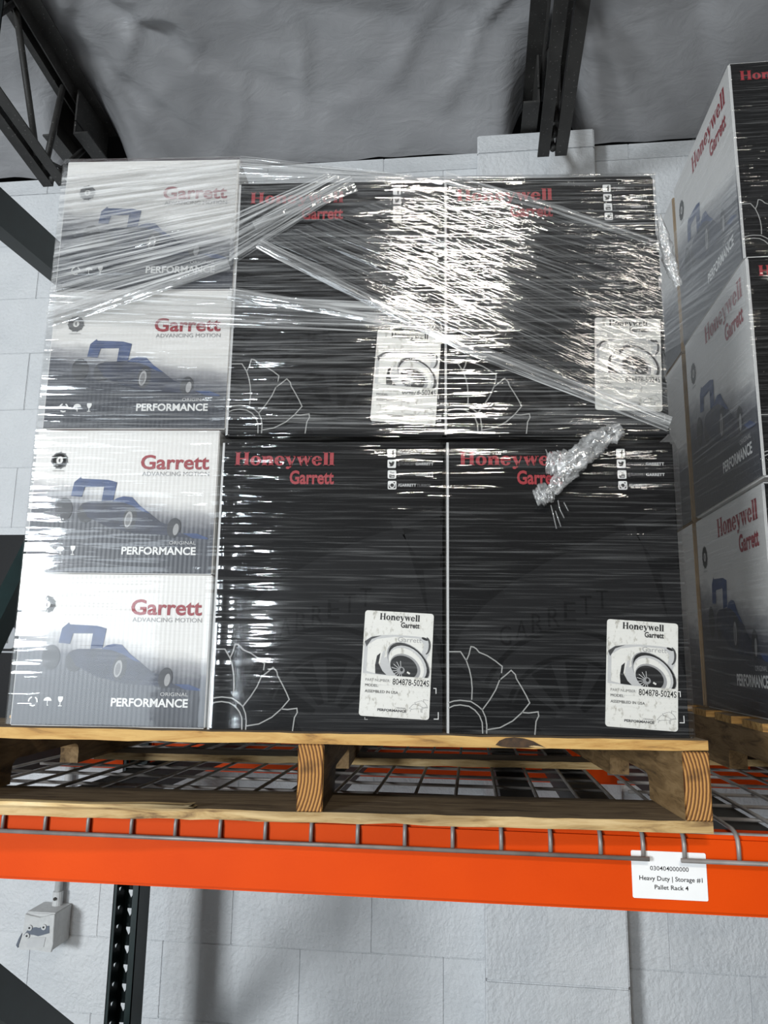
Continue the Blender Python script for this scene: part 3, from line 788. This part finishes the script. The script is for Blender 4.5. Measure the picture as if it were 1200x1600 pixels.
# ================================================================== PALLETS
def pallet(name, loc, rz, label, group):
    """notched three-stringer pallet; local origin = front left bottom corner, x across the front"""
    root = empty(name, loc, rz); tag(root, label, 'pallet', group)
    Wp, Dp = 1.018, 1.22; tb = .0135; hs = .084
    z1 = tb; z2 = tb+hs
    def board(nm, y0, y1, z0, z1_, edge, face, jag=.0012, x0=0, x1=Wp, seg=46):
        q = MB(); ph = random.uniform(0, 50)
        def prof(x):
            j = lambda k: noise.noise(Vector((x*26 + ph, k*7.3, 0)))*jag + noise.noise(Vector((x*5 + ph, k*3.3, 4)))*jag
            return [(y0 + j(1), z0 + j(2)), (y1, z0 + j(3)*.5), (y1, z1_ + j(4)*.3), (y0 + j(5), z1_ + j(6)*.7)]
        i = 0; rows = []
        for k in range(seg+1):
            x = x0 + (x1-x0)*k/seg; rows.append([len(q.v)+t for t in range(4)]); q.v += [(x, *p) for p in prof(x)]
        for k in range(seg):
            A, B_ = rows[k], rows[k+1]
            for t in range(4):
                t2 = (t+1) % 4
                q.f.append((A[t], B_[t], B_[t2], A[t2])); q.m.append(q.mi(edge if t in (3, 1) else face))
        q.f.append(tuple(rows[0])[::-1]); q.m.append(q.mi(edge)); q.f.append(tuple(rows[-1])); q.m.append(q.mi(edge))
        return q.build(nm, root)
    ys = [0, .190, .350, .510, .670, .830, 1.08]
    for k, y in enumerate(ys):
        wd = .14 if k in (0, 6) else .10
        board('deckboard', y, y+wd, z2, z2+tb, 'pine_edge', 'pine_dirty', .0014)
    for k, y in enumerate((0, .53, 1.08)):
        wd = .14 if k in (0, 2) else .09
        board('bottom_board', y, y+wd, 0, tb, 'pine_pale', 'pine_dirty', .0016)
    for x in (0, Wp/2-.017, Wp-.034):
        poly = [(0, z1), (.15, z1)]
        def notch(a, c):
            r = .016; out = [(a, z1), (a, z1+.036-r)]
            out += [(a + r - r*math.cos(R(t)), z1+.036-r + r*math.sin(R(t))) for t in (30, 60, 90)]
            out += [(c - r + r*math.sin(R(t)), z1+.036-r + r*math.cos(R(t))) for t in (0, 30, 60)]
            return out + [(c, z1+.036-r), (c, z1)]
        poly = [(0, z1)] + notch(.15, .38) + notch(.84, 1.07) + [(Dp, z1), (Dp, z2), (0, z2)]
        q = MB(); n0 = len(poly)
        q.prism(poly, 'x', x+.0005, x+.0335, 'stringer_side')
        # front end grain face : last edge of the outline
        st = q.build('stringer', root)
        q2 = MB(); q2.box(-.017, .017, -.0025, .0005, 0, hs, 'end_grain'); eg = q2.build('end_grain', st, bevel=.0015); eg.location = (x+.017, 0, z1)
    nm = None
    for x in (.017, Wp/2, Wp-.017):
        for dx in (-.006, .007):
            for y in (.03, .10):
                if nm is None:
                    q = MB(); q.tube([(0, 0, 0), (0, 0, .0008)], .003, 'nail_steel', 8); nm = q.mesh('nail')
                place('nail', nm, root, (x+dx, y, z2+tb+.0004))
    return root
RZ = R(4); E_ = Vector((math.cos(RZ), math.sin(RZ), 0)); NO = Vector((math.sin(RZ), -math.cos(RZ), 0))
PZ = 1.3874
PC = Vector((.2985, 1.0435, PZ)) - E_*1.018
p1 = pallet('wooden_pallet', PC, RZ, 'weathered wooden pallet with split front board under the wrapped cartons', 'wooden pallets')
# knot and splinter on the near pallet
q = MB(); q.prism([(.748, .1010), (.753, .1062), (.761, .1096), (.772, .1107), (.784, .1098), (.796, .1066), (.806, .1015), (.812, .0985), (.800, .0992), (.790, .0982), (.778, .0979), (.765, .0981), (.755, .0990)], 'y', -.0016, .002, 'knot_dark'); q.build('knot', p1)
q = MB(); q.prism([(.790, .1000), (.800, .0990), (.812, .0986), (.806, .1004), (.797, .1012)], 'y', -.0026, .001, 'pine_pale'); q.build('knot_chip', p1)
q = MB(); poly = [(.02, .0165), (.12, .0175), (.22, .0160), (.30, .0178), (.345, .0170), (.3575, .0185), (.352, .0165), (.36, .0150), (.33, .0128), (.20, .0120), (.02, .0125)]
q.prism([(a, c+.0012) for a, c in poly], 'y', -.0045, .012, 'pine_fresh'); q.build('splinter', p1)
p2 = pallet('wooden_pallet', (.472, 1.160, PZ), R(-.6), 'dark wooden pallet under the taller stack at right', 'wooden pallets')

# ================================================================== LEFT LOAD
LQ = Vector((.287, 1.07, 0))
def LP(s, z_, out=0): return LQ + E_*s + NO*out + Vector((0, 0, z_))
ZB = 1.4985
DEP = .40
def black_box(s, z0, w_, h, label, st=None, out=0, rz=0):
    root = empty('black_carton', LP(s, z0, out), RZ+rz); tag(root, label, 'carton', 'black turbocharger cartons')
    body_box('body', root, w_, DEP, h, {2: 'black_carton', 3: 'carton_white', 5: 'carton_white', 1: 'carton_kraft'}, bev=.003, base='black_carton')
    black_front(root, w_, h)
    if st: sticker(root, st[0]-s, st[1]-z0, st[2])
    return root
black_box(-.646, ZB-.004, .3185, .407, 'lower black carton with white sticker beside the stacked white cartons', (-.3899, 1.5882, -2.6))
black_box(-.3225, ZB-.003, .3195, .407, 'lower black carton under the crumpled knot of film at right', (-.0620, 1.5796, -3.3))
black_box(-.643, 1.9100, .3180, .4090, 'upper black carton beside the top white cartons with half hidden sticker', (-.3806, 1.9999, -3.6))
black_box(-.3250, 1.9100, .3160, .4120, 'upper black carton with clear sticker at the top right corner', (-.0605, 2.0180, -1.8))
def white_box(s, z0, w_, h, label):
    root = empty('white_carton', LP(s, z0), RZ); tag(root, label, 'carton', 'small white cartons stacked at the left')
    body = body_box('body', root, w_, DEP, h, {2: 'front_small_white', 1: 'print_red'}, bev=.0012, base='carton_white')
    white_design(root, .27, .2115, 'small')
    root.scale = (1, 1, 1)
    return root
white_box(-.9195, ZB, .2700, .2085, 'lowest small white carton, pale in the daylight, on the pallet')
white_box(-.9215, ZB+.2092, .2705, .2110, 'second small white carton from the pallet, with clear car picture')
white_box(-.9165, 1.9205, .2730, .2185, 'third small white carton from the pallet, film streaks across')
white_box(-.9185, 2.1400, .2750, .2200, 'topmost small white carton, veiled by diagonal film')

# ------------------------------------------------------------------ stretch film on the left load
wrap = empty('stretch_film', LP(-.46, ZB)); tag(wrap, 'clear stretch film wrapped round the left stack of cartons', 'stretch film')
def bld(q, name, parent, smooth=True): 
    o = q.build(name, parent, smooth=smooth); o.matrix_parent_inverse = Matrix.Identity(4)
    o.location = -Vector(parent.location) if parent is not None else (0, 0, 0)
    return o
def film_top(s):
    if s < -.642: return 2.362
    if s < -.37: return 2.362 - (s+.642)/.272*.040
    return 2.3225
def film_out(s, z_):
    o = .0042
    k = min(1, max(.15, .15 + (z_-1.68)/.2*.85))            # flat and tight low down
    o += k*(.0012*noise.noise(Vector((s*3.0, z_*60, 1))) + .0010*noise.noise(Vector((s*9, z_*130, 4))))
    # film bridges from the white column to the black one and bows across the row seam
    o += .0010*math.exp(-((s+.640)/.012)**2)
    o += .0016*math.exp(-((z_-1.913)/.012)**2)
    return o
def film_front(z0, topf, s0, s1, mat, nu, nv):
    q = MB()
    def fn(u, v):
        s = s0 + (s1-s0)*u; z_ = z0 + (topf(s)-z0)*v
        return LP(s, z_, film_out(s, z_))
    q.grid(fn, nu, nv, mat, lambda u, v: (s0+(s1-s0)*u, z0+(topf(s0+(s1-s0)*u)-z0)*v))
    return q
S0, S1 = -.9225, .0005
bld(film_front(ZB+.001, lambda s: 1.912, S0, S1, 'film_taut', 120, 130), 'lower_wrap', wrap)
bld(film_front(1.912, film_top, S0, -.0075, 'film_upper', 120, 130), 'upper_wrap', wrap)
# returns of the film round both ends, the back and over the rim
q = MB()
def side(u, v, end):
    s = (S1 if v < .5 else -.0095) if end else S0; z_ = ZB+.001 + (film_top(s)-ZB-.001)*v
    return LP(s + (.002 if end else -.002), z_, .004 - (DEP+.008)*u)
q.grid(lambda u, v: side(u, v, 1), 12, 40, 'film_clear', lambda u, v: (u*.4, v*.83)); q.grid(lambda u, v: side(u, v, 0), 12, 40, 'film_clear', lambda u, v: (u*.4, v*.83))
q.grid(lambda u, v: LP(S0+(-.0095-S0)*u, ZB+.001+(film_top(S0+(S1-S0)*u)-ZB-.001)*v, -DEP-.004), 30, 10, 'film_clear', lambda u, v: (u*.92, v*.83))
bld(q, 'end_wraps', wrap)
q = MB(); q.grid(lambda u, v: LP(S0+(-.0075-S0)*u, film_top(S0+(S1-S0)*u) + .002*math.sin(v*3) - .002*v, .004-.07*v), 90, 4, 'film_upper', lambda u, v: (u*.92, v*.07)); bld(q, 'rim_fold', wrap)
def patch(name, A, B_, C_, D_, mat, out, nu=80, nv=50, sub=lambda u, v: 0):
    """A->B along the film, A->D across; corners in (s,z)"""
    q = MB()
    la = math.hypot(B_[0]-A[0], B_[1]-A[1]); lb = math.hypot(D_[0]-A[0], D_[1]-A[1])
    def fn(u, v):
        s = (A[0]*(1-u)+B_[0]*u)*(1-v) + (D_[0]*(1-u)+C_[0]*u)*v
        z_ = (A[1]*(1-u)+B_[1]*u)*(1-v) + (D_[1]*(1-u)+C_[1]*u)*v + sub(u, v)
        return LP(s, z_, out + .0010*noise.noise(Vector((u*4, v*40, out*900))))
    q.grid(fn, nu, nv, mat, lambda u, v: (u*la + out*70, v*lb + out*50)); return bld(q, name, wrap)
patch('diagonal_band', (-.922, 2.085), (-.646, 2.172), (-.646, 2.358), (-.922, 2.330), 'film_band', .0075)
patch('diagonal_band', (-.650, 2.172), (-.462, 2.306), (-.500, 2.330), (-.650, 2.260), 'film_band', .0076)
patch('diagonal_band', (-.610, 2.212), (-.008, 1.924), (-.008, 2.199), (-.330, 2.314), 'film_upper', .0082)
patch('diagonal_band', (-.922, 2.088), (-.335, 2.062), (-.345, 2.110), (-.922, 2.142), 'film_band', .0070)
patch('top_drape', (-.642, 2.312), (-.360, 2.312), (-.380, 2.324), (-.642, 2.361), 'film_band', .0072)
def rope(name, pts, wd, mat='film_rope', out=.0095):
    q = MB(); P = []
    n = 60
    tot = [0]
    for a, c in zip(pts, pts[1:]): tot.append(tot[-1] + math.hypot(c[0]-a[0], c[1]-a[1]))
    L = tot[-1]
    def at(t):
        d = t*L
        for k in range(len(pts)-1):
            if d <= tot[k+1] or k == len(pts)-2:
                f = (d-tot[k])/(tot[k+1]-tot[k]); a, c = pts[k], pts[k+1]
                return a[0]+(c[0]-a[0])*f, a[1]+(c[1]-a[1])*f, math.atan2(c[1]-a[1], c[0]-a[0])
    def fn(u, v):
        s, z_, an = at(u); wv = wd(u) if callable(wd) else wd
        d = (v-.5)*wv; hgt = .0022*math.sin(math.pi*v) + .0006*noise.noise(Vector((u*30, v*14, L)))
        return LP(s - math.sin(an)*d, z_ + math.cos(an)*d, out + hgt)
    q.grid(fn, n, 10, mat, lambda u, v: (u*L, v*(wd(u) if callable(wd) else wd) + L))
    return bld(q, name, wrap)
rope('gathered_edge', [(-.921, 2.091), (-.80, 2.125), (-.649, 2.177)], lambda u: .030 - .012*u)
rope('gathered_edge', [(-.649, 2.177), (-.613, 2.237), (-.463, 2.309)][1:], lambda u: .018 + .012*u)
rope('gathered_edge', [(-.605, 2.210), (-.5715, 2.191), (-.285, 2.038), (-.009, 1.925)], lambda u: .018 + .005*u)
rope('gathered_edge', [(-.325, 2.316), (-.16, 2.262), (-.009, 2.201)], lambda u: .020 - .010*u)
rope('gathered_edge', [(-.647, 2.129), (-.50, 2.103), (-.345, 2.067)], lambda u: .022 - .012*u)
# crumpled tail of film hanging across the lower right carton
def crumple(name, path, rad, n=26, ring=14, amp=.45, seed=1, mat='film_tuft'):
    q = MB(); P = [Vector(p) for p in path]; segs = len(P)-1
    def at(t):
        k = min(int(t*segs), segs-1); f = t*segs-k; return P[k].lerp(P[k+1], f), rad[k]*(1-f)+rad[k+1]*f, (P[k+1]-P[k]).normalized()
    def fn(u, v):
        c, r, t = at(u); a = Vector((0, -1, 0)); a = (a - t*a.dot(t)).normalized(); bb = t.cross(a); an = 2*math.pi*v
        k = 1 + amp*noise.noise(Vector((u*12+seed, math.cos(an)*2.2, math.sin(an)*2.2))) + amp*.6*noise.noise(Vector((u*34+seed, math.cos(an)*5, math.sin(an)*5)))
        return c + (a*math.cos(an)*.55 + bb*math.sin(an))*r*k
    q.grid(fn, n*3, ring*2, mat, lambda u, v: (u*.2+seed, v*.08)); return bld(q, name, wrap)
crumple('loose_tail', [LP(-.078, 1.914, .018), LP(-.105, 1.902, .020), LP(-.139, 1.874, .019), LP(-.160, 1.850, .016), LP(-.176, 1.826, .014)], [.009, .014, .016, .012, .008])
crumple('film_knot', [LP(-.200, 1.818, .012), LP(-.188, 1.822, .016), LP(-.174, 1.821, .012)], [.010, .014, .008], n=10, seed=5)
crumple('film_knot', [LP(-.183, 1.868, .010), LP(-.165, 1.866, .014), LP(-.150, 1.878, .010)], [.012, .018, .012], n=10, seed=9)
def strand(pts, r=.0009):
    q = MB(); q.tube([LP(*p) for p in pts], r, 'film_rope', 6); return bld(q, 'film_strand', wrap)
strand([(-.183, 1.888, .010), (-.178, 1.872, .013), (-.168, 1.852, .014)])
strand([(-.178, 1.808, .010), (-.175, 1.795, .009), (-.171, 1.775, .009)])
strand([(-.168, 1.815, .010), (-.166, 1.803, .009), (-.160, 1.790, .009)])
strand([(-.160, 1.812, .010), (-.154, 1.800, .009)]); strand([(-.172, 1.800, .010), (-.165, 1.778, .009)])
# tail flying off the right edge of the load
crumple('loose_tail', [LP(.000, 2.262, -.01), LP(.006, 2.225, -.012), LP(.014, 2.185, -.016), LP(.026, 2.150, -.020)], [.003, .008, .010, .005], n=12, seed=13)

# ================================================================== RIGHT LOAD
RD = .405
def right_box(x, y, z0, h, label, front=True, w_=.3195):
    root = empty('black_carton', (x, y, z0), 0); tag(root, label, 'carton', 'black turbocharger cartons')
    body_box('body', root, w_, RD, h, {2: 'black_carton', 5: 'side_large_white', 3: 'carton_white'}, bev=.003, base='carton_white')
    if front: black_front(root, w_, h)
    white_design(root, .40, .412, 'large', 'side', RD)
    return root
RZ0 = PZ + .1115
right_box(.508, 1.360, RZ0, .410, 'lowest carton of the right stack, white printed side facing the gap')
right_box(.499, 1.326, RZ0+.411, .411, 'middle carton of the right stack with clear racing car side')
right_box(.500, 1.338, RZ0+.823, .412, 'topmost carton of the right stack near the joist')
for k, z0 in enumerate((RZ0, RZ0+.411, RZ0+.823)):
    root = empty('black_carton', (.503, 1.772, z0), 0)
    tag(root, ('lowest', 'middle', 'top')[k] + ' carton of the second row behind the right stack front', 'carton', 'black turbocharger cartons')
    body_box('body', root, .3195, .40, .410, {5: 'side_large_white'}, bev=.003, base='carton_kraft')
wrap2 = empty('stretch_film', (.5, 1.33, RZ0)); tag(wrap2, 'clear stretch film wrapped round the taller right stack', 'stretch film')
q = MB(); ca, sa = math.cos(R(-2)), math.sin(R(-2))
def sfn(u, v):
    y = 1.322 + .86*u; z_ = RZ0 + 1.237*v
    x = .4935 + .0016*noise.noise(Vector((y*5, z_*30, 2))) + .001*noise.noise(Vector((y*20 + z_*20, y*40 - z_*40, 2)))
    return (x, y, z_)
def suv(u, v):
    y, z_ = -.865*u, 1.243*v
    return (y*ca + z_*sa, -y*sa + z_*ca)
q.grid(sfn, 70, 110, 'film_side', suv); o = q.build('side_wrap', wrap2, smooth=True); o.location = -Vector(wrap2.location)
q = MB(); cb, sb = math.cos(R(-14)), math.sin(R(-14))
def bfn(u, v):
    y = 1.322 + .86*u; za = 2.225 + .215*u; zb_ = 2.50 + .235*u*.99
    return (.4905 + .0012*noise.noise(Vector((y*6, v*30, 7))), y, za + (zb_-za)*v)
q.grid(bfn, 50, 60, 'film_side_band', lambda u, v: ((-.86*u)*cb + (2.225+.215*u+.29*v)*sb, .86*u*sb + (2.225+.215*u+.29*v)*cb)); o = q.build('slanting_band', wrap2, smooth=True); o.location = -Vector(wrap2.location)
q = MB(); q.grid(lambda u, v: (.4935+.345*u, 1.3205 + .0012*noise.noise(Vector((u*8, v*60, 3))), RZ0+1.237*v), 40, 110, 'film_clear', lambda u, v: (u*.34, v*1.24)); o = q.build('front_wrap', wrap2, smooth=True); o.location = -Vector(wrap2.location)

# ================================================================== SMALL THINGS
# location label on the beam (part of the beam)
q = MB(); q.prism(rrect(0, .0925, 0, .0570, .002), 'y', -.0006, .0002, 'card_white')
lab = q.build('location_label', fb); lab.location = (.2015+.874, -.0006, 1.3005-BZ0); lab['label'] = 'white printed location label'
print_part('number_lettering', T('030404000000', .023, .0705, .0340, .0392, 'print_black', .004), lab, eps=.0009)
print_part('storage_lettering', T('Heavy Duty | Storage #1', .009, .0868, .0218, .0272, 'print_black', .012), lab, eps=.0009)
print_part('rack_lettering', T('Pallet Rack 4', .0275, .0690, .0115, .0168, 'print_black', .012), lab, eps=.0009)

# outlet box with conduit
eb = empty('outlet_box', (-1.33, 2.30, .73)); tag(eb, 'white painted electrical outlet box with torn cover on the wall', 'outlet box')
q = MB(); q.box(0, .094, .004, .098, 0, .102, 'box_paint'); q.build('box_body', eb, bevel=.003)
q = MB(); q.prism([(-.004, .0), (-.010, .012), (-.004, .030), (.000, .050), (.002, .098), (.020, .094), (.050, .090), (.080, .098), (.095, .101), (.096, .05), (.098, .02), (.093, -.003), (.05, .001)], 'y', -.004, .005, 'box_paint'); cov = q.build('cover_plate', eb, bevel=.001)
q = MB(); q.prism([(.004, .040), (.018, .058), (.030, .062), (.040, .064), (.050, .062), (.064, .068), (.082, .070), (.084, .050), (.064, .044), (.050, .040), (.036, .043), (.020, .043)], 'y', -.0055, -.003, 'box_bare'); q.build('opening', cov)
q = MB(); q.prism([(.018, .008), (.070, .012), (.074, .038), (.040, .036), (.022, .034)], 'y', -.0058, -.003, 'print_lightgrey'); q.build('receptacle', cov)
for x, z_ in ((.022, .062), (.066, .066), (.016, .040)):
    q = MB(); q.tube([(x, -.008, z_), (x, -.003, z_)], .008, 'box_paint', 12); ear = q.build('mounting_ear', cov)
    q = MB(); q.tube([(x, -.0095, z_), (x, -.007, z_)], .0028, 'print_black', 8); q.build('screw', ear)
q = MB(); q.prism([(-.010, .005), (-.016, .012), (-.010, .03), (-.002, .045), (-.004, .03)], 'y', -.006, .0, 'box_bare'); q.build('torn_edge', cov)
cond = empty('conduit', (-1.272, 2.375, .832)); tag(cond, 'thin white conduit pipe rising from the outlet box', 'conduit')
q = MB(); q.tube([(0, 0, .0), (0, 0, .9)], .0115, 'box_paint', 14); q.build('pipe', cond, smooth=True)
q = MB(); q.tube([(0, 0, 0), (0, 0, .040)], .0150, 'box_paint', 14); q.build('connector', cond)
q = MB(); q.tube([(0, -.019, .022), (0, -.013, .022)], .005, 'nail_steel', 8); q.build('screw', cond)

# neighbouring bay: black carton with a pale letter, on its own deck
wire_deck('wire_deck', [-1.55+.0635*k for k in range(0, 10)], -1.56, -.965, (-1.3, -1.02), 'wire mesh deck of the neighbouring bay at far left')
nb = empty('dark_carton', (-1.46, 1.62, 1.3885)); tag(nb, 'large black carton with pale lettering behind the rack frame at left', 'carton')
body_box('body', nb, .445, .42, .474, {}, bev=.003, base='black_carton')
L = []
L.append((rrect(.396, .436, .214, .262, .008), 'ghost_letter')); L.append((rect(.411, .421, .226, .250), ('print_black', .0003)))
L.append((rrect(.346, .386, .214, .262, .008), 'ghost_letter')); L.append((rect(.361, .371, .226, .250), ('print_black', .0003)))
print_part('pale_lettering', L, nb); print_part('rule_line', [(rect(.05, .44, .205, .2085), 'ghost_letter')], nb)
load_beam('load_beam', -1.62, -.953, YB, YB+.045, 'orange front beam of the neighbouring bay at far left')
load_beam('load_beam', -1.62, -.953, 2.078, 2.122, 'orange rear beam of the neighbouring bay at far left')
bpy.context.view_layer.update()
